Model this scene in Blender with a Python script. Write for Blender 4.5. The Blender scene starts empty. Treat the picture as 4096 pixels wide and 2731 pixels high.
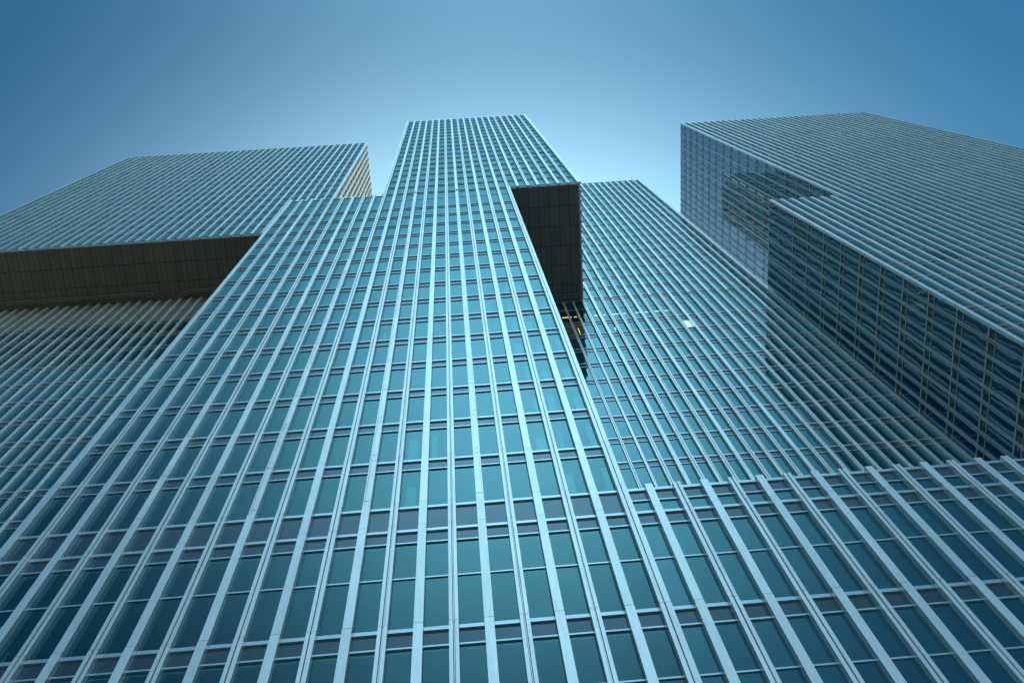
import bpy, math, random
from mathutils import Vector, Matrix, Euler

random.seed(7)
scene = bpy.context.scene

# ------------------------------------------------------------------ scale
M = 0.9                    # facade module (m)
H = 3.9005406 * M          # storey height (m)
Z0 = 30.2                  # height of the reference storey joint above ground


def zz(r):                 # storey rows -> metres
    return Z0 + r * H


# ------------------------------------------------------------------ camera
cam_d = bpy.data.cameras.new('camera')
cam = bpy.data.objects.new('camera', cam_d)
scene.collection.objects.link(cam)
cam_d.sensor_width = 36.0
cam_d.lens = 3986.5344 * 36.0 / 4096.0
cam_d.clip_start = 0.1
cam_d.clip_end = 5000.0
cam.location = (0.91357817 * M, -16.16886389 * M, Z0 - 31.77826603 * M)
cam.rotation_euler = CAM_ROT = Euler((2.826, 0.0654, 0.0532), 'XYZ')
scene.camera = cam
scene.render.resolution_x = 1024
scene.render.resolution_y = 682

# ------------------------------------------------------------------ world and sun
SUN_EL = math.radians(50)
SUN_AZ = math.radians(33)      # from +Y towards +X
world = bpy.data.worlds.new('World')
scene.world = world
world.use_nodes = True
wn = world.node_tree
wn.nodes.clear()
w_out = wn.nodes.new('ShaderNodeOutputWorld')
w_bg = wn.nodes.new('ShaderNodeBackground')
w_sky = wn.nodes.new('ShaderNodeTexSky')
w_sky.sky_type = 'NISHITA'
w_sky.sun_disc = False
w_sky.sun_elevation = SUN_EL
w_sky.sun_rotation = SUN_AZ
w_sky.air_density = 1.0
w_sky.dust_density = 0.3
w_sky.ozone_density = 2.0
w_bg.inputs['Strength'].default_value = 0.12


def sky_math(op, *a):
    n = wn.nodes.new('ShaderNodeVectorMath'); n.operation = op
    for i, v in enumerate(a):
        if v is None: continue
        if isinstance(v, tuple): n.inputs[i].default_value = v
        else: wn.links.new(v, n.inputs[i])
    return n


# clear sky plus added glow: one behind towers, two lighting fronts and glass reflections
w_tint = sky_math('MULTIPLY', w_sky.outputs[0], (0.18, 0.70, 0.81))
w_tc = wn.nodes.new('ShaderNodeTexCoord')
w_sum = w_tint.outputs[0]
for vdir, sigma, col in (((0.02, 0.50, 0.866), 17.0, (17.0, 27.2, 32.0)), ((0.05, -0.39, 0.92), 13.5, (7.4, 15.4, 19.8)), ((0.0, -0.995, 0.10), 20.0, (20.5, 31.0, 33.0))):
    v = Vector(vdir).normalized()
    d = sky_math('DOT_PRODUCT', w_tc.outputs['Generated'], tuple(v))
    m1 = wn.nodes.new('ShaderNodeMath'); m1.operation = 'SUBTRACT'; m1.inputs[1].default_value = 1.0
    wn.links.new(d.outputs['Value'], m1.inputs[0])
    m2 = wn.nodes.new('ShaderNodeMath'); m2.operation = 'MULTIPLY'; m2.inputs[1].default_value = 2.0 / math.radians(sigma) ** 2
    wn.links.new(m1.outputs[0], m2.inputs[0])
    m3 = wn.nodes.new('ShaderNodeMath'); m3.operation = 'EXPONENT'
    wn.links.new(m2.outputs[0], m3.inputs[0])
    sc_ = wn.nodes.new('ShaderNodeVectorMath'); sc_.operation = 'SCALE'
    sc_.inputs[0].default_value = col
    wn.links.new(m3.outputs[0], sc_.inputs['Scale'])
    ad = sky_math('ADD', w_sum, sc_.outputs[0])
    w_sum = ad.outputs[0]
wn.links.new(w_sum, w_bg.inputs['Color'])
wn.links.new(w_bg.outputs[0], w_out.inputs['Surface'])

sun_d = bpy.data.lights.new('sun', 'SUN')
sun_d.energy = 5.0
sun_d.angle = math.radians(0.5)
sun_d.color = (1.0, 0.94, 0.82)
sun = bpy.data.objects.new('sun', sun_d)
scene.collection.objects.link(sun)
SUN_DIR = Vector((math.sin(SUN_AZ) * math.cos(SUN_EL), math.cos(SUN_AZ) * math.cos(SUN_EL), math.sin(SUN_EL)))
sun.rotation_euler = SUN_DIR.to_track_quat('Z', 'Y').to_euler()
sun.location = SUN_DIR * 400

scene.view_settings.view_transform = 'Standard'
scene.view_settings.look = 'None'
scene.view_settings.gamma = 1.0
scene.view_settings.exposure = 0.0
scene.render.engine = 'CYCLES'
scene.cycles.max_bounces = 8
scene.cycles.glossy_bounces = 5
scene.cycles.transparent_max_bounces = 8
scene.cycles.diffuse_bounces = 3

# ------------------------------------------------------------------ materials


def new_mat(name):
    m = bpy.data.materials.new(name)
    m.use_nodes = True
    nt = m.node_tree
    nt.nodes.clear()
    out = nt.nodes.new('ShaderNodeOutputMaterial')
    return m, nt, out


def rand_value(nt):
    """random number that differs between islands and between objects"""
    g = nt.nodes.new('ShaderNodeNewGeometry')
    oi = nt.nodes.new('ShaderNodeObjectInfo')
    a = nt.nodes.new('ShaderNodeMath'); a.operation = 'ADD'
    nt.links.new(g.outputs['Random Per Island'], a.inputs[0])
    nt.links.new(oi.outputs['Random'], a.inputs[1])
    f = nt.nodes.new('ShaderNodeMath'); f.operation = 'FRACT'
    nt.links.new(a.outputs[0], f.inputs[0])
    return f.outputs[0], g


def panel_mat(name, col, rough=0.5, metal=0.0, var=0.06, spec=0.5, dirt=0.08, streak=True):
    m, nt, out = new_mat(name)
    b = nt.nodes.new('ShaderNodeBsdfPrincipled')
    r, g = rand_value(nt)
    mr = nt.nodes.new('ShaderNodeMapRange')
    mr.inputs['To Min'].default_value = 1.0 - var
    mr.inputs['To Max'].default_value = 1.0 + var
    nt.links.new(r, mr.inputs['Value'])
    tc = nt.nodes.new('ShaderNodeTexCoord')
    mp = nt.nodes.new('ShaderNodeMapping')
    mp.inputs['Scale'].default_value = (5.0, 5.0, 0.5) if streak else (1.0, 1.0, 1.0)
    nt.links.new(tc.outputs['Object'], mp.inputs['Vector'])
    n = nt.nodes.new('ShaderNodeTexNoise')
    n.inputs['Scale'].default_value = 1.3
    n.inputs['Detail'].default_value = 6.0
    n.inputs['Roughness'].default_value = 0.65
    nt.links.new(mp.outputs[0], n.inputs['Vector'])
    mr2 = nt.nodes.new('ShaderNodeMapRange')
    mr2.inputs['From Min'].default_value = 0.3
    mr2.inputs['From Max'].default_value = 0.7
    mr2.inputs['To Min'].default_value = 1.0 - dirt
    mr2.inputs['To Max'].default_value = 1.0 + dirt * 0.5
    nt.links.new(n.outputs['Fac'], mr2.inputs['Value'])
    mu = nt.nodes.new('ShaderNodeMath'); mu.operation = 'MULTIPLY'
    nt.links.new(mr.outputs[0], mu.inputs[0]); nt.links.new(mr2.outputs[0], mu.inputs[1])
    vm = nt.nodes.new('ShaderNodeVectorMath'); vm.operation = 'SCALE'
    vm.inputs[0].default_value = col
    nt.links.new(mu.outputs[0], vm.inputs['Scale'])
    nt.links.new(vm.outputs[0], b.inputs['Base Color'])
    b.inputs['Roughness'].default_value = rough
    b.inputs['Metallic'].default_value = metal
    b.inputs['Specular IOR Level'].default_value = spec
    nt.links.new(b.outputs[0], out.inputs['Surface'])
    return m


def wavy_normal(nt, tilt, wave):
    """slightly tilted panes with rolled-glass waves"""
    r, g = rand_value(nt)
    wn_ = nt.nodes.new('ShaderNodeTexWhiteNoise'); wn_.noise_dimensions = '1D'
    nt.links.new(r, wn_.inputs['W'])
    sub = nt.nodes.new('ShaderNodeVectorMath'); sub.operation = 'SUBTRACT'
    nt.links.new(wn_.outputs['Color'], sub.inputs[0]); sub.inputs[1].default_value = (0.5, 0.5, 0.5)
    sc = nt.nodes.new('ShaderNodeVectorMath'); sc.operation = 'SCALE'
    sc.inputs['Scale'].default_value = tilt
    nt.links.new(sub.outputs[0], sc.inputs[0])
    tc = nt.nodes.new('ShaderNodeTexCoord')
    off = nt.nodes.new('ShaderNodeVectorMath'); off.operation = 'ADD'
    sc2 = nt.nodes.new('ShaderNodeVectorMath'); sc2.operation = 'SCALE'
    sc2.inputs['Scale'].default_value = 40.0
    nt.links.new(wn_.outputs['Color'], sc2.inputs[0])
    nt.links.new(tc.outputs['Object'], off.inputs[0]); nt.links.new(sc2.outputs[0], off.inputs[1])
    ns = nt.nodes.new('ShaderNodeTexNoise')
    ns.inputs['Scale'].default_value = 0.55
    ns.inputs['Detail'].default_value = 1.0
    nt.links.new(off.outputs[0], ns.inputs['Vector'])
    sub2 = nt.nodes.new('ShaderNodeVectorMath'); sub2.operation = 'SUBTRACT'
    nt.links.new(ns.outputs['Color'], sub2.inputs[0]); sub2.inputs[1].default_value = (0.5, 0.5, 0.5)
    sc3 = nt.nodes.new('ShaderNodeVectorMath'); sc3.operation = 'SCALE'
    sc3.inputs['Scale'].default_value = wave
    nt.links.new(sub2.outputs[0], sc3.inputs[0])
    a1 = nt.nodes.new('ShaderNodeVectorMath'); a1.operation = 'ADD'
    nt.links.new(g.outputs['Normal'], a1.inputs[0]); nt.links.new(sc.outputs[0], a1.inputs[1])
    a2 = nt.nodes.new('ShaderNodeVectorMath'); a2.operation = 'ADD'
    nt.links.new(a1.outputs[0], a2.inputs[0]); nt.links.new(sc3.outputs[0], a2.inputs[1])
    nz = nt.nodes.new('ShaderNodeVectorMath'); nz.operation = 'NORMALIZE'
    nt.links.new(a2.outputs[0], nz.inputs[0])
    return nz.outputs[0], r


def glass_mat(name, refl, body, ior=2.0, tilt=0.006, wave=0.03, clear=None, var=0.12):
    m, nt, out = new_mat(name)
    nrm, r = wavy_normal(nt, tilt, wave)
    fr = nt.nodes.new('ShaderNodeFresnel'); fr.inputs['IOR'].default_value = ior
    nt.links.new(nrm, fr.inputs['Normal'])
    gl = nt.nodes.new('ShaderNodeBsdfGlossy')
    gl.inputs['Color'].default_value = (*refl, 1)
    gl.inputs['Roughness'].default_value = 0.015
    nt.links.new(nrm, gl.inputs['Normal'])
    if clear:
        bd = nt.nodes.new('ShaderNodeBsdfTransparent')
        bd.inputs['Color'].default_value = (*clear, 1)
    else:
        bd = nt.nodes.new('ShaderNodeBsdfDiffuse')
        mr = nt.nodes.new('ShaderNodeMapRange')
        mr.inputs['To Min'].default_value = 1.0 - var
        mr.inputs['To Max'].default_value = 1.0 + var
        nt.links.new(r, mr.inputs['Value'])
        vm = nt.nodes.new('ShaderNodeVectorMath'); vm.operation = 'SCALE'
        vm.inputs[0].default_value = body
        nt.links.new(mr.outputs[0], vm.inputs['Scale'])
        nt.links.new(vm.outputs[0], bd.inputs['Color'])
    mx = nt.nodes.new('ShaderNodeMixShader')
    nt.links.new(fr.outputs[0], mx.inputs[0])
    nt.links.new(bd.outputs[0], mx.inputs[1])
    nt.links.new(gl.outputs[0], mx.inputs[2])
    nt.links.new(mx.outputs[0], out.inputs['Surface'])
    return m


def emit_mat(name, col, s):
    m, nt, out = new_mat(name)
    e = nt.nodes.new('ShaderNodeEmission')
    e.inputs['Color'].default_value = (*col, 1)
    e.inputs['Strength'].default_value = s
    nt.links.new(e.outputs[0], out.inputs['Surface'])
    return m


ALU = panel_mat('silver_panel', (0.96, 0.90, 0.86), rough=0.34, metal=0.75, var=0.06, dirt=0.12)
ALU_SHADE = panel_mat('shaded_side_panel', (0.44, 0.51, 0.53), rough=0.40, metal=0.5, var=0.03, dirt=0.05)  # silver panel darkened: shade of the side walls put into its colour
ALU_SUN_TINT = panel_mat('sun_tinted_side_panel', (0.90, 0.87, 0.74), rough=0.5, metal=0.0, var=0.04, dirt=0.05)  # silver panel warmed and lightened: sunlight put into its colour
PAINTED_SUN = panel_mat('painted_sun_panel', (0.93, 0.80, 0.42), rough=0.6, metal=0.0, var=0.06, dirt=0.06)  # cream colour stands in for sunlight on the central tower's side
CHAN = panel_mat('channel_panel', (0.50, 0.56, 0.58), rough=0.5, metal=0.2, var=0.05, dirt=0.05)
BAR = panel_mat('bright_aluminium', (0.72, 0.75, 0.78), rough=0.25, metal=0.8, var=0.04, dirt=0.05)
SEAM_SHADE = panel_mat('black_seam_and_shade', (0.006, 0.006, 0.006), rough=0.9, var=0.0, dirt=0.0)
JOINT = panel_mat('dark_joint', (0.03, 0.035, 0.035), rough=0.7, var=0.0, dirt=0.0)
SPAN = glass_mat('blue_spandrel_glass', (0.62, 0.76, 0.84), (0.04, 0.052, 0.065), ior=2.0, tilt=0.004, wave=0.01, var=0.1)
GLASS = glass_mat('teal_glass', (0.50, 0.91, 0.95), (0.006, 0.032, 0.042), ior=2.5, tilt=0.016, wave=0.010, var=0.25)
GLASS_CLEAR = glass_mat('clear_teal_glass', (0.50, 0.91, 0.95), None, ior=2.3, tilt=0.006, wave=0.008, clear=(0.22, 0.55, 0.58))
GLASS_LIT = glass_mat('bare_glass', (0.5, 0.9, 1.0), None, ior=1.7, tilt=0.004, wave=0.006, clear=(0.8, 0.85, 0.8))
GLASS_WAVY = glass_mat('wavy_blue_glass', (0.50, 0.80, 1.0), (0.004, 0.02, 0.05), ior=3.4, tilt=0.010, wave=0.022)
GLASS_SKY = glass_mat('bright_blue_glass', (0.66, 0.90, 1.0), (0.004, 0.02, 0.05), ior=4.2, tilt=0.010, wave=0.02)
DARKBAND = panel_mat('dark_band_panel', (0.07, 0.08, 0.09), rough=0.4, var=0.1, dirt=0.1)
SOFFIT = panel_mat('grey_soffit_panel', (0.10, 0.115, 0.115), rough=0.5, var=0.10, dirt=0.05, streak=False)
SOFFIT_B = panel_mat('brown_soffit_panel', (0.115, 0.092, 0.065), rough=0.5, var=0.12, dirt=0.06, streak=False)
EDGE = panel_mat('soffit_edge_panel', (0.34, 0.36, 0.33), rough=0.5, metal=0.1, var=0.03, dirt=0.08)
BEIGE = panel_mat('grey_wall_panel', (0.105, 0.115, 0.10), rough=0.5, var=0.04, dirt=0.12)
PIPE = panel_mat('rail_steel', (0.20, 0.20, 0.19), rough=0.4, metal=0.5, var=0.0, dirt=0.1)
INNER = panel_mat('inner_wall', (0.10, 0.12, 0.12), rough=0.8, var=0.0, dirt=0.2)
CEIL = panel_mat('office_ceiling', (0.62, 0.66, 0.62), rough=0.8, var=0.06, dirt=0.1)
BLIND = panel_mat('pale_blind', (0.80, 0.84, 0.80), rough=0.8, var=0.1, dirt=0.1)
ROOF = panel_mat('roof_membrane', (0.30, 0.30, 0.29), rough=0.9, var=0.0, dirt=0.2)
LAMP = emit_mat('warm_lamp', (1.0, 0.86, 0.22), 1.8)
LAMP_W = emit_mat('pale_lamp', (1.0, 0.60, 0.36), 4.5)
PAVE = panel_mat('pale_paving', (0.26, 0.245, 0.22), rough=0.85, var=0.0, dirt=0.25, streak=False)

# ------------------------------------------------------------------ mesh helpers


class MB:
    def __init__(self):
        self.v, self.f = [], []

    def quad(self, pts):
        k = len(self.v)
        self.v += [tuple(p) for p in pts]
        self.f.append(tuple(range(k, k + len(pts))))


class Frame:
    """wall frame: s along the wall, d depth inward from the pilaster fronts, z height in rows"""
    def __init__(self, ox, oy, u, n):
        self.o = Vector((ox * M, oy * M, 0))
        self.u = Vector((u[0], u[1], 0))
        self.n = Vector((n[0], n[1], 0))
        inw = -self.n
        self.flip = (self.u.x * inw.y - self.u.y * inw.x) < 0

    def P(self, s, d, r):
        p = self.o + self.u * (s * M) - self.n * (d * M)
        return (p.x, p.y, zz(r))

    def box(self, mb, s0, s1, d0, d1, r0, r1, t0=0.0, back=True):
        """t0: extra outward lean of the front at the top (modules)"""
        P = self.P
        a = [P(s0, d0, r0), P(s1, d0, r0), P(s1, d1, r0), P(s0, d1, r0),
             P(s0, d0 - t0, r1), P(s1, d0 - t0, r1), P(s1, d1, r1), P(s0, d1, r1)]
        k = len(mb.v)
        mb.v += a
        F = [(0, 3, 2, 1), (4, 5, 6, 7), (0, 1, 5, 4), (1, 2, 6, 5), (3, 0, 4, 7)]
        if back:
            F.append((2, 3, 7, 6))
        for q in F:
            q = tuple(k + i for i in q)
            mb.f.append(q[::-1] if self.flip else q)

    def plate(self, mb, s0, s1, d, r0, r1):
        P = self.P
        q = [P(s0, d, r0), P(s1, d, r0), P(s1, d, r1), P(s0, d, r1)]
        if self.flip:
            q = q[::-1]
        mb.quad(q)


ORIGINS = {}


def make_obj(name, mb, mat, parent=None):
    me = bpy.data.meshes.new(name)
    if parent is not None:
        ox, oy, oz = parent.location
    else:
        ox = oy = oz = 0.0
    me.from_pydata([(x - ox, y - oy, z - oz) for x, y, z in mb.v], [], mb.f)
    me.materials.append(mat)
    me.update()
    ob = bpy.data.objects.new(name, me)
    scene.collection.objects.link(ob)
    if parent is not None:
        ob.parent = parent
    return ob


def thing(name, label, cat, x, y, group=None):
    e = bpy.data.objects.new(name, None)
    e.location = (x * M, y * M, 0.0)
    e.empty_display_size = 2.0
    scene.collection.objects.link(e)
    e['label'] = label
    e['category'] = cat
    if group:
        e['group'] = group
    return e


# size of a face in the photograph, used only to choose which repeats become parts of their own
_Rm = CAM_ROT.to_matrix().transposed()
_C = Vector(cam.location)


def shown_size(q):
    pts = []
    for p in q:
        v = _Rm @ (Vector(p) - _C)
        if v.z > -0.1:
            return 0.0
        pts.append((3986.5 * v.x / -v.z, 3986.5 * v.y / -v.z))
    cx = sum(p[0] for p in pts) / len(pts); cy = sum(p[1] for p in pts) / len(pts)
    if abs(cx) > 2048 or abs(cy) > 1365:
        return 0.0
    a = 0.0
    for i in range(len(pts)):
        x0, y0 = pts[i]; x1, y1 = pts[(i + 1) % len(pts)]
        a += x0 * y1 - x1 * y0
    return max(0.0, a / 2)      # faces turned away count as zero


class Parts:
    """collects repeats of one kind; the 100 largest in view become parts, the rest one stuff part"""
    def __init__(self, parent):
        self.parent = parent
        self.kinds = {}

    def add(self, name, mat, mb, key):
        self.kinds.setdefault(name, []).append((shown_size(key), mat, mb))

    def flush(self):
        for name, items in self.kinds.items():
            items.sort(key=lambda t: -t[0])
            head = items[:100]
            tail = items[100:]
            for a, mat, mb in head:
                make_obj(name, mb, mat, self.parent)
            if tail:
                mats = []
                big = MB(); idx = []
                for a, mat, mb in tail:
                    if mat not in mats:
                        mats.append(mat)
                    k = len(big.v)
                    big.v += mb.v
                    for f in mb.f:
                        big.f.append(tuple(i + k for i in f)); idx.append(mats.index(mat))
                ob = make_obj(name, big, mats[0], self.parent)
                for m_ in mats[1:]:
                    ob.data.materials.append(m_)
                ob.data.polygons.foreach_set('material_index', idx)
                ob['kind'] = 'stuff'


# ------------------------------------------------------------------ storeys
UP = 1.021
JOINTS = [-7.82, -6.34, -4.86, -3.38, -1.90, -0.427] + [float(k) for k in range(0, 16)] + \
         [17.07 + UP * k for k in range(0, 18)]
MIDS = [-8.62, -7.14, -5.66, -4.18, -2.70, -1.215, 16.04]
TOP = 35.07
STEP = 16.82
BAND = 0.245
GD = 0.20                  # glass depth behind the pilaster fronts


def joints_between(lo, hi):
    return [j for j in JOINTS if lo + 0.3 < j < hi - 0.02]


def column(fr, s, kind, lo, hi, alu, depth=GD, wl=0.136, wr=0.136, front=0.0):
    """one pilaster of stacked cassettes; kind W = solid, D = paired with a slot, G = open guide channel"""
    mb = MB(); dk = MB()
    cuts = [lo] + joints_between(lo, hi) + [hi]
    g = 0.0045
    for a, b in zip(cuts[:-1], cuts[1:]):
        r0 = a + (g if a > lo else 0); r1 = b - (g if b < hi else 0)
        t = 0.012
        if kind == 'W':
            fr.box(mb, s - wl, s + wr, front, depth + 0.02, r0, r1, t)
        elif kind == 'D':
            fr.box(mb, s - wl, s - 0.030, front, depth + 0.02, r0, r1, t)
            fr.box(mb, s + 0.030, s + wr, front, depth + 0.02, r0, r1, t)
            fr.box(mb, s - 0.012, s + 0.012, front + 0.05, depth + 0.02, r0, r1, 0)
        elif kind == 'G':
            fr.box(mb, s - wl, s - wl + 0.040, front, depth + 0.02, r0, r1, t)
            fr.box(mb, s + wr - 0.040, s + wr, front, depth + 0.02, r0, r1, t)
            m_ = r0 + 0.12
            fr.box(mb, s - wl + 0.040, s + wr - 0.040, front + 0.065, depth + 0.02, r0, m_ - 0.004)
            fr.box(mb, s - wl + 0.040, s + wr - 0.040, front + 0.065, depth + 0.02, m_ + 0.004, r1)
    fr.box(dk, s - wl + 0.008, s + wr - 0.008, front + (0.10 if kind == 'D' else 0.075 if kind == 'G' else 0.012), depth + 0.01, lo + 0.006, hi - 0.006)
    return mb, dk


def add_column(parent, fr, s, kind, lo, hi, alu, glo=None, ghi=None, **kw):
    """kind G applies only between glo and ghi; above and below the pilaster is solid"""
    if kind == 'G':
        segs = []
        if lo < glo: segs.append(('W', lo, glo))
        segs.append(('G', max(lo, glo), min(hi, ghi)))
        if hi > ghi: segs.append(('W', ghi, hi))
    else:
        segs = [(kind, lo, hi)]
    big = MB(); idx = []
    for k, a, b in segs:
        mb, dk = column(fr, s, k, a, b, alu, **kw)
        o = len(big.v); big.v += mb.v
        for f in mb.f: big.f.append(tuple(i + o for i in f)); idx.append(0)
        o = len(big.v); big.v += dk.v
        for f in dk.f: big.f.append(tuple(i + o for i in f)); idx.append(1)
        if k == 'G' and b < hi:                      # dark mouth at the top of the guide channel
            q = MB(); fr.box(q, s - 0.085, s + 0.085, -0.004, 0.05, b - 0.045, b)
            o = len(big.v); big.v += q.v
            for f in q.f: big.f.append(tuple(i + o for i in f)); idx.append(1)
    ob = make_obj('pilaster', big, alu, parent)
    ob.data.materials.append(JOINT)
    ob.data.polygons.foreach_set('material_index', idx)
    return ob


def bay(pt, fr, s0, s1, lo, hi, glass=GLASS, span=SPAN, tall_parapet=False, gd=GD, panel_top=False, special=None):
    """everything between two pilasters: windows, spandrel panels and transoms"""
    P = fr.P

    def key(r0, r1):
        q = [P(s0, gd, r0), P(s1, gd, r0), P(s1, gd, r1), P(s0, gd, r1)]
        return q if not fr.flip else q[::-1]

    def bar(r0, r1, out=0.05):
        m = MB(); fr.box(m, s0, s1, gd - out, gd + 0.02, r0, r1)
        pt.add('transom', BAR, m, key(r0, r1))

    def pair(j):
        m = MB()
        fr.box(m, s0, s1, gd - 0.030, gd + 0.02, j - 0.016, j + 0.004)
        fr.box(m, s0, s1, gd - 0.060, gd + 0.02, j - 0.050, j - 0.026)
        pt.add('transom', BAR, m, key(j - 0.05, j))

    def pane(r0, r1, kind):
        if r1 - r0 < 0.03:
            return
        m = MB(); fr.plate(m, s0, s1, gd, r0, r1)
        if kind == 'glass':
            g = glass
            if special:
                g = special(s0, r0, r1) or glass
            pt.add('window', g, m, key(r0, r1))
        elif kind == 'sp':
            pt.add('spandrel_panel', span, m, key(r0, r1))
        else:
            pt.add('wall_panel', BEIGE, m, key(r0, r1))

    js = [j for j in JOINTS if lo + 0.2 < j <= hi + 0.001]
    ms = [m_ for m_ in MIDS if lo + 0.05 < m_ < hi - 0.05]
    # top closing
    tops = hi
    cur = hi
    if not js or js[-1] < hi - 0.02:
        bar(hi - 0.022, hi)
        cur = hi - 0.022
    for j in sorted(js, reverse=True):
        # glass down to this joint, interrupted by mid transoms
        solid = panel_top and j >= 15 - 0.01
        for m_ in sorted([m_ for m_ in ms if j < m_ < cur], reverse=True):
            pane(m_ + 0.009, cur, 'panel' if solid else 'glass')
            bar(m_ - 0.009, m_ + 0.009, 0.02 if solid else 0.035)
            cur = m_ - 0.009
        tall = (abs(j + 0.427) < 0.01) and not tall_parapet
        pane(j + 0.004, cur, 'panel' if solid else ('sp' if tall else 'glass'))
        pair(j)
        nb = j - BAND
        if abs(j) < 0.01 and not tall_parapet:
            cur = j - 0.05             # tall technical band below row 0
            continue
        pane(nb + 0.018, j - 0.05, 'sp')
        bar(nb, nb + 0.018)
        cur = nb
    for m_ in sorted([m_ for m_ in ms if m_ < cur], reverse=True):
        pane(m_ + 0.009, cur, 'glass'); bar(m_ - 0.009, m_ + 0.009); cur = m_ - 0.009
    if cur > lo + 0.02:
        pane(lo, cur, 'glass')


def simple_box(name, parent, mat, x0, x1, y0, y1, r0, r1):
    fr = Frame(0, 0, (1, 0), (0, -1))
    m = MB(); fr.box(m, x0, x1, y0, y1, r0, r1)
    return make_obj(name, m, mat, parent)


HALF = 0.136


def run(parent, pt, fr, cols, lo_hi, alu=ALU, skip_first_bay=False, **kw):
    """cols: list of (s, kind, left half width, right half width); bays are made between neighbours"""
    for (s, k, wl, wr, lo, hi) in cols:
        add_column(parent, fr, s, k, lo, hi, alu, glo=0.0, ghi=16.86, wl=wl, wr=wr)


GROUND = -Z0 / H


def tube(name, pts, rad, mat, parent, n=8):
    """round rail through the points"""
    mb = MB()
    P = [Vector(p) for p in pts]
    rings = []
    for i, p in enumerate(P):
        t = (P[min(i + 1, len(P) - 1)] - P[max(i - 1, 0)]).normalized()
        a = t.cross(Vector((0, 0, 1)))
        if a.length < 1e-4: a = Vector((1, 0, 0))
        a.normalize(); b = a.cross(t).normalized()
        rings.append([p + (a * math.cos(2 * math.pi * k / n) + b * math.sin(2 * math.pi * k / n)) * rad for k in range(n)])
    for r in rings: mb.v += [tuple(v) for v in r]
    for i in range(len(P) - 1):
        for k in range(n):
            mb.f.append((i * n + k, i * n + (k + 1) % n, (i + 1) * n + (k + 1) % n, (i + 1) * n + k))
    mb.f.append(tuple(range(n))[::-1]); mb.f.append(tuple((len(P) - 1) * n + k for k in range(n)))
    return make_obj(name, mb, mat, parent)


def soffit(parent, x0, x1, y0, y1, r, mat):
    """underside: dark backing and separate panels 0.5 x 2 modules with open seams, level with the storey line"""
    mb = MB(); g = 0.020
    z = zz(r + 0.012)
    xs = []
    x = math.floor(x0 * 2) / 2
    while x < x1:
        xs.append(x); x += 0.5
    for i, a in enumerate(xs):
        b = a + 0.5
        gg = g if i % 2 == 0 else g * 0.45
        a2, b2 = max(a + gg, x0), min(b - (g * 0.45 if i % 2 == 0 else g), x1)
        if b2 - a2 < 0.03: continue
        y = y0
        while y < y1 - 0.05:
            e = min(y + 2.0, y1)
            # normal faces down
            mb.quad([(a2 * M, (y + g) * M, z), (a2 * M, (e - g) * M, z), (b2 * M, (e - g) * M, z), (b2 * M, (y + g) * M, z)])
            y += 2.0
    o = make_obj('soffit', mb, mat, parent)
    bk = MB(); zb = zz(r + 0.03)
    bk.quad([(x0 * M, y0 * M, zb), (x0 * M, y1 * M, zb), (x1 * M, y1 * M, zb), (x1 * M, y0 * M, zb)])
    make_obj('soffit_backing', bk, SEAM_SHADE, parent)
    return o


front = lambda y: Frame(0, y, (1, 0), (0, -1))

# ================================================================== ground
g = MB()
g.quad([(-1500, -1500, 0), (1500, -1500, 0), (1500, 1500, 0), (-1500, 1500, 0)])
gr = make_obj('ground', g, PAVE)
gr['kind'] = 'structure'

# ================================================================== central tower
ct = thing('office_tower', 'tall central glass tower whose top block slides right over a black underside', 'tower', 0, 0.5)
pt = Parts(ct)
F0 = front(0)
kinds = {}
for i in range(-15, 14):
    k = 'D' if i % 2 == 0 else 'W'
    if i in (-11, -7, -3, 1): k = 'G'
    kinds[i] = k
SPECIAL_CLEAR = {}


def clear_main(s0, r0, r1):
    if r1 < 8.2 and r0 > -3.4 and s0 < 6.2:
        return GLASS_CLEAR
    return None


for i in range(-15, 14):
    lo = GROUND if i <= 6 else STEP
    hi = TOP if i >= -6 else STEP
    wl = wr = HALF
    if i == -15: wl, wr = 0.14, 0.136
    if i == 13: wl, wr = 0.12, 0.27
    if i == 6:
        add_column(ct, F0, i, 'D', lo, STEP, ALU, wl=HALF, wr=0.20)
        add_column(ct, F0, i, 'D', STEP, hi, ALU)
        continue
    if i == -6:
        add_column(ct, F0, i, 'D', lo, STEP, ALU)
        add_column(ct, F0, i, 'D', STEP, hi, ALU, wl=0.27)
        continue
    add_column(ct, F0, i, kinds[i], lo, hi, ALU, glo=0.0, ghi=16.86, wl=wl, wr=wr)
for i in range(-15, 13):
    lo = GROUND if i < 6 else STEP
    hi = TOP if i >= -6 else STEP
    a = i + (0.20 if i == 6 and False else HALF); b = i + 1 - (0.12 if i + 1 == 13 else HALF)
    bay(pt, F0, a, b, lo, hi, special=clear_main)
# sides
SR = Frame(13.27, 0, (0, 1), (1, 0))           # right side of the sliding block
rs = random.Random(5)
for k in range(1, 12):
    kd = 'D' if k % 2 == 0 else 'W'
    add_column(ct, SR, k, kd, STEP, STEP + 0.3, ALU_SHADE)
    add_column(ct, SR, k, kd, STEP + 0.3, TOP, PAINTED_SUN)


def painted_sun_panes(s0, r0, r1):
    return PAINTED_SUN if r0 < 30 and s0 > 2 and rs.random() < 0.6 else None  # some panes turned sunlit cream to colour the neighbour's reflection


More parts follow.
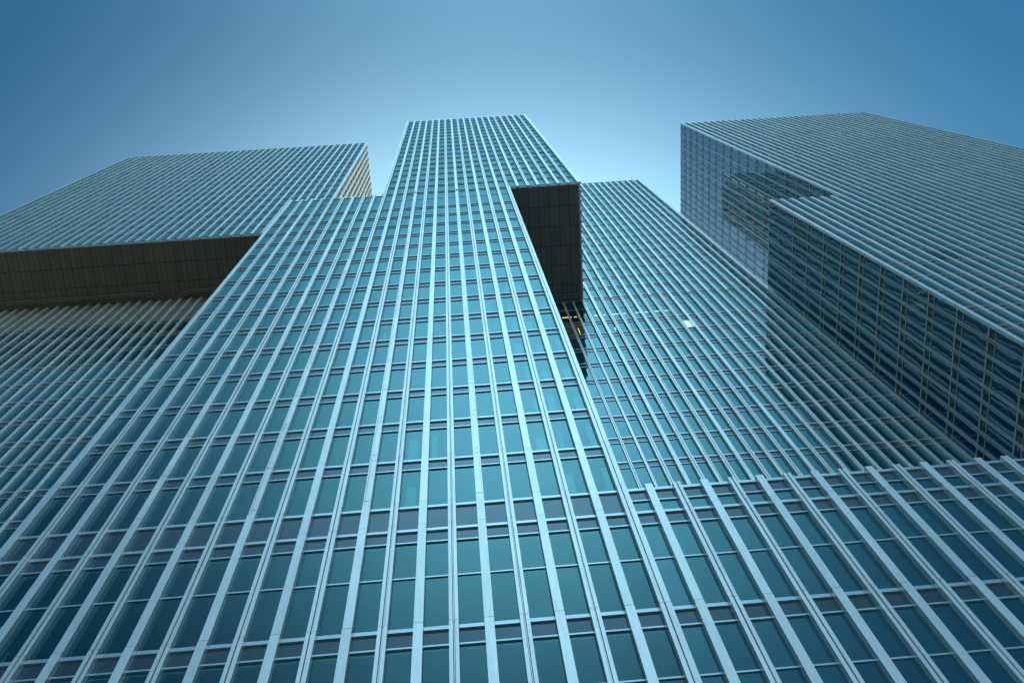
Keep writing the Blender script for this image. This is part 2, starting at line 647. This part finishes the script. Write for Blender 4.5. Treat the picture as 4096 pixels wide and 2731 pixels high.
for k in range(0, 12):
    bay(pt, SR, k + HALF, k + 1 - HALF, STEP, TOP, glass=GLASS_WAVY, span=PAINTED_SUN, special=painted_sun_panes)  # spandrels and panes coloured as if sunlit
SL = Frame(-6.27, 12, (0, -1), (-1, 0))        # left side above the step
for k in range(1, 12):
    add_column(ct, SL, k, 'D' if k % 2 else 'W', STEP, TOP, ALU_SHADE, wl=0.105, wr=0.105, depth=0.11)
for k in range(0, 12):
    bay(pt, SL, k + HALF, k + 1 - HALF, STEP, TOP, glass=GLASS)
SL2 = Frame(-15.14, 9, (0, -1), (-1, 0))
for k in range(1, 9):
    add_column(ct, SL2, k, 'D' if k % 2 else 'W', GROUND, STEP, ALU_SHADE, wl=0.105, wr=0.105, depth=0.11)
for k in range(0, 9):
    bay(pt, SL2, k + HALF, k + 1 - HALF, GROUND, STEP, glass=GLASS)
SR2 = Frame(6.20, 0, (0, 1), (1, 0))
for k in range(1, 12):
    add_column(ct, SR2, k, 'D' if k % 2 else 'W', 0.02, STEP, ALU_SHADE, wl=0.105, wr=0.105, depth=0.11)
for k in range(0, 12):
    bay(pt, SR2, k + HALF, k + 1 - HALF, 0.02, STEP, glass=GLASS)
pt.flush()
# inner core, ceilings, roofs
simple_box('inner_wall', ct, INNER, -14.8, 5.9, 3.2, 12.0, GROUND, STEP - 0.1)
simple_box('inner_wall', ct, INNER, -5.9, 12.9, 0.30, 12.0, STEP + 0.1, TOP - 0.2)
simple_box('inner_wall', ct, INNER, 5.91, 5.98, 0.26, 3.19, GROUND, STEP - 0.2)
simple_box('roof', ct, ROOF, -14.9, -6.4, 0.26, 12.0, STEP - 0.35, STEP - 0.30)
simple_box('roof', ct, ROOF, -6.0, 13.0, 0.26, 11.9, TOP - 0.12, TOP - 0.06)
for j in JOINTS:
    if -3.5 < j < 8.5:
        simple_box('ceiling', ct, CEIL, -14.85, 5.90, 0.26, 3.19, j - BAND - 0.02, j - 0.06)
# dim partitions and pale blinds behind the glass
rb = random.Random(3)
bl = 0
for i in range(-15, 6):
    for j in [x for x in JOINTS if -0.2 < x < 8.5]:
        nxt = [x for x in JOINTS if x > j]
        topz = min(nxt) - BAND - 0.03
        if abs(j + 0.427) < 0.1: continue
        if i < -4: continue
        p = 0.75 if i in (3, 4, 5) else 0.10
        if rb.random() < p:
            w = rb.uniform(0.18, 0.42)
            s0 = i + 1 - HALF - w - rb.uniform(0.02, 0.1) if i in (3, 5) else i + HALF + rb.uniform(0.03, 0.3)
            h = rb.uniform(0.35, 0.62)
            m = MB(); F0.box(m, s0, s0 + w, 0.27, 0.29, j + 0.01, j + 0.01 + h)
            if bl < 95:
                make_obj('blind', m, BLIND, ct); bl += 1
# soffit of the sliding block
soffit(ct, 6.30, 12.95, 0.30, 12.14, STEP, SOFFIT)
fr = F0
m = MB()
fr.box(m, 6.30, 13.10, 0.152, 0.30, STEP - 0.004, STEP + 0.06)
fr.box(m, 12.95, 13.118, 0.302, 12.0, STEP - 0.002, STEP + 0.058)
make_obj('soffit_edge', m, EDGE, ct)
tube('rail', [(x * M, y * M, zz(16.76)) for x, y in ((9.2, 11.35), (12.72, 11.35))], 0.035, PIPE, ct)
tube('rail', [(x * M, y * M, zz(16.76)) for x, y in ((9.2, 11.62), (12.72, 11.62))], 0.030, PIPE, ct)
tube('rail', [(6.85 * M, 0.55 * M, zz(16.76)), (6.85 * M, 9.0 * M, zz(16.76))], 0.035, PIPE, ct)

# ================================================================== podium
pd = thing('podium_block', 'low glass podium block along the bottom right, with pale pilasters ending at its parapet', 'building', 15, 0.5)
pt = Parts(pd)
for i in range(7, 34):
    add_column(pd, F0, i, 'D' if i % 2 == 0 else 'W', GROUND, 0.0, ALU)
for i in range(6, 33):
    a = i + (0.20 if i == 6 else HALF)
    bay(pt, F0, a, i + 1 - HALF, GROUND, 0.0, tall_parapet=True)
pt.flush()
simple_box('roof', pd, ROOF, 6.3, 33.0, 0.26, 12.0, -0.75, -0.62)
simple_box('inner_wall', pd, INNER, 6.3, 33.0, 1.2, 12.0, GROUND, -0.8)
for j in JOINTS:
    if -3.5 < j < -0.3:
        simple_box('ceiling', pd, CEIL, 6.25, 33.0, 0.26, 1.19, j - BAND - 0.02, j - 0.06)

# ================================================================== left tower
lt = thing('office_tower', 'left glass tower with a wide dark underside above grey panelled lower storeys', 'tower', -32, 3.5)
pt = Parts(lt)
FL = front(3.0)
SPL = 1.0147
NL = 38
for k in range(0, NL + 1):
    s = -13.20 - k * SPL
    kd = 'D' if k % 2 else 'W'
    wl = wr = HALF
    if k == 0: wl, wr = 0.14, 0.15
    add_column(lt, FL, s, kd, STEP, TOP, ALU, wl=wl, wr=wr)
for k in range(0, NL):
    s1 = -13.20 - k * SPL - (0.14 if k == 0 else HALF); s0 = -13.20 - (k + 1) * SPL + HALF
    bay(pt, FL, s0, s1, STEP, TOP)
SLR = Frame(-13.05, 3.0, (0, 1), (1, 0))
for k in range(1, 19):
    add_column(lt, SLR, k, 'D' if k % 2 else 'W', STEP, TOP, ALU_SUN_TINT)
for k in range(0, 18):
    bay(pt, SLR, k + HALF, k + 1 - HALF, STEP, TOP, glass=GLASS_WAVY, span=SPAN)
# lower recessed storeys
FC = front(9.0)
for i in range(-64, -14):
    k = 'D' if i % 2 == 0 else 'W'
    if i in (-25, -29, -33, -37): k = 'G'
    add_column(lt, FC, i, k, GROUND, STEP, ALU, glo=-2.0, ghi=STEP)
for i in range(-64, -15):
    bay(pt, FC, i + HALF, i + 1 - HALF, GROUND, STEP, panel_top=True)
pt.flush()
simple_box('inner_wall', lt, INNER, -51.5, -13.4, 3.4, 21.0, STEP + 0.1, TOP - 0.2)
simple_box('inner_wall', lt, INNER, -64.0, -15.5, 9.4, 21.0, GROUND, STEP - 0.1)
simple_box('roof', lt, ROOF, -51.5, -13.35, 3.26, 20.9, TOP - 0.12, TOP - 0.06)
soffit(lt, -51.6, -13.3, 3.30, 9.14, STEP, SOFFIT_B)
m = MB()
FL.box(m, -51.7, -13.2, 0.152, 0.30, STEP - 0.004, STEP + 0.06)
make_obj('soffit_edge', m, EDGE, lt)
zr = zz(16.76)


def arc_rail(pts, rad, name='rail'):
    tube(name, [(x * M, y * M, zr) for x, y in pts], rad, PIPE, lt)


for off in (0.0, 0.22):
    pts = [(-52.0, 8.2 + off), (-30.6 - off * 0.6, 8.2 + off)]
    for a in range(0, 91, 10):
        t = math.radians(a)
        pts.append((-30.6 - off * 0.6 + (2.2 - off) * math.sin(t) * 0.9, 8.2 + off + (1.0 - off * 0.6) * (1 - math.cos(t))))
    arc_rail(pts, 0.045)
    pts = [(-16.0, 8.2 + off), (-25.6 + off * 0.6, 8.2 + off)]
    for a in range(0, 91, 10):
        t = math.radians(a)
        pts.append((-25.6 + off * 0.6 - (1.9 - off) * math.sin(t) * 0.9, 8.2 + off + (1.0 - off * 0.6) * (1 - math.cos(t))))
    arc_rail(pts, 0.045)

# ================================================================== rear tower
rt = thing('office_tower', 'glass tower set back between the central and right towers, lit lamps behind its lower windows', 'tower', 22, 12.5)
pt = Parts(rt)
FB = front(12.0)


def clear_rear(s0, r0, r1):
    if 13.9 < r1 < 16.5 and s0 < 25:
        return GLASS_LIT if s0 < 13 else GLASS_CLEAR
    return None


for i in range(7, 33):
    k = 'D' if i % 2 else 'W'
    if i in (16, 20, 24, 28): k = 'G'
    if i < 13:
        add_column(rt, FB, i, k, -0.6, STEP, ALU, front=0.11, wl=0.10 if k == 'D' else 0.09, wr=0.10 if k == 'D' else 0.09)
    else:
        add_column(rt, FB, i, k, -0.6, TOP, ALU, glo=0.0, ghi=16.80, wl=HALF, wr=0.26 if i == 32 else HALF)
for i in range(6, 32):
    bay(pt, FB, i + HALF, i + 1 - HALF, -0.6, STEP if i < 12 else TOP, special=clear_rear)
SBR = Frame(32.27, 12.0, (0, 1), (1, 0))
for k in range(1, 9):
    add_column(rt, SBR, k, 'D' if k % 2 else 'W', STEP, TOP, ALU_SHADE, wl=0.105, wr=0.105, depth=0.11)
for k in range(0, 8):
    bay(pt, SBR, k + HALF, k + 1 - HALF, STEP, TOP)
pt.flush()
simple_box('inner_wall', rt, INNER, 6.3, 32.0, 15.4, 20.0, -0.6, TOP - 0.2)
simple_box('inner_wall', rt, INNER, 12.3, 32.0, 12.4, 15.39, STEP + 0.4, TOP - 0.2)
simple_box('inner_wall', rt, INNER, 6.3, 32.0, 12.4, 15.39, -0.6, 13.6)
simple_box('ceiling', rt, CEIL, 6.4, 31.9, 12.26, 15.39, 15.0 - BAND - 0.02, 14.94)
simple_box('roof', rt, ROOF, 13.3, 32.0, 12.26, 19.9, TOP - 0.12, TOP - 0.06)
# lamps behind the rear tower's glass
for s, r, w, mat in ((10.37, 15.62, 0.66, LAMP), (11.10, 15.62, 0.2, LAMP), (11.55, 15.62, 0.28, LAMP), (13.55, 15.62, 0.28, LAMP_W), (14.45, 15.62, 0.2, LAMP_W),
                     (15.35, 15.62, 0.6, LAMP_W), (16.4, 15.62, 0.25, LAMP_W), (17.6, 15.62, 0.5, LAMP_W), (18.5, 15.62, 0.3, LAMP_W), (19.5, 15.62, 0.6, LAMP_W), (20.5, 15.62, 0.35, LAMP_W)):
    m = MB(); FB.box(m, s, s + w, 0.35, 0.41, r - 0.018, r + 0.0)
    make_obj('ceiling_lamp', m, mat, rt)
m = MB(); FB.box(m, 11.42, 11.47, 0.30, 0.34, 14.2, 14.62); make_obj('wall_lamp', m, LAMP, rt)
m = MB(); FB.box(m, 14.78, 14.86, 0.30, 0.34, 14.28, 14.48); make_obj('wall_lamp', m, LAMP_W, rt)
m = MB(); FB.box(m, 21.40, 21.84, 0.25, 0.28, 14.06, 14.56); make_obj('lit_blind', m, LAMP_W, rt)

# ================================================================== right tower
rw = thing('office_tower', 'right glass tower in two stepped blocks, its left side showing wavy blue reflections', 'tower', 50, 3.5)
pt = Parts(rw)
FR = front(3.0)
SPR = 1.032
X0 = 32.28
X1 = X0 + 7 * SPR
OPEN = {(4, 9, 10), (5, 9, 10)}


def open_right(s0, r0, r1):
    return None


for k in range(0, 38):
    s = X0 + k * SPR
    kd = 'D' if k % 2 else 'W'
    hi = STEP if k < 7 else TOP
    if k == 0:
        add_column(rw, FR, s, 'W', -0.6, STEP, ALU, wl=0.15, wr=0.14)
    elif k == 7:
        add_column(rw, FR, s, 'D', -0.6, STEP, ALU)
        add_column(rw, FR, s, 'W', STEP, TOP, ALU, wl=0.15, wr=0.14)
    else:
        add_column(rw, FR, s, kd, -0.6, hi, ALU)
for k in range(0, 37):
    s0 = X0 + k * SPR + 0.14; s1 = X0 + (k + 1) * SPR - HALF
    bay(pt, FR, s0, s1, -0.6, STEP if k < 7 else TOP)
SX = Frame(32.13, 12.0, (0, -1), (-1, 0))      # left side, lower block (s = 9 is the front corner)
for k in range(1, 9):
    add_column(rw, SX, k, 'D' if k % 2 == 0 else 'W', -0.6, STEP, ALU_SHADE, wl=0.105, wr=0.105, depth=0.11)
for k in range(0, 9):
    bay(pt, SX, k + 0.105, k + 1 - 0.105, -0.6, STEP, glass=GLASS_WAVY, span=SPAN, gd=0.11)
SU = Frame(X1 - 0.15, 23.0, (0, -1), (-1, 0))   # left side, upper block
for k in range(1, 20):
    add_column(rw, SU, k, 'D' if k % 2 else 'W', STEP, TOP, ALU_SHADE, wl=0.105, wr=0.105, depth=0.11)
for k in range(0, 20):
    bay(pt, SU, k + 0.105, k + 1 - 0.105, STEP, TOP, glass=GLASS_SKY, span=SPAN, gd=0.11)
pt.flush()
simple_box('inner_wall', rw, INNER, 32.5, 70.0, 3.4, 23.0, -0.6, STEP - 0.35)
simple_box('inner_wall', rw, INNER, X1 + 0.25, 70.0, 3.4, 23.0, STEP - 0.3, TOP - 0.2)
simple_box('roof', rw, ROOF, 32.4, X1 - 0.02, 3.26, 12.0, STEP - 0.35, STEP - 0.30)
simple_box('roof', rw, ROOF, X1 + 0.1, 70.3, 3.26, 22.9, TOP - 0.12, TOP - 0.06)
# tilted-open sashes over black plates that paint the room's shade
for i, (k, j, half) in enumerate(((4, 10, 0.75), (5, 10, 0.75), (19, 17.07 + 12 * UP, 0.75), (20, 17.07 + 12 * UP, 0.75), (15, 12, 0.6), (23, 17.07 + 3 * UP, 0.6))):
    s0 = X0 + k * SPR + 0.145; s1 = X0 + (k + 1) * SPR - HALF - 0.004
    m = MB(); FR.box(m, s0, s1, GD - 0.012, GD + 0.01, j + 0.02, j + half - 0.02)
    o = make_obj('open_window', m, SEAM_SHADE, rw)
    m2 = MB(); FR.box(m2, s0 + 0.40, s1 - 0.10, GD - 0.07, GD - 0.055, j + 0.05, j + half - 0.08)
    o2 = make_obj('sash', m2, GLASS, rw)
    o2.parent = o
    o2.location = (0, 0, 0)

print('objects', len(bpy.data.objects), 'polys', sum(len(m_.polygons) for m_ in bpy.data.meshes))
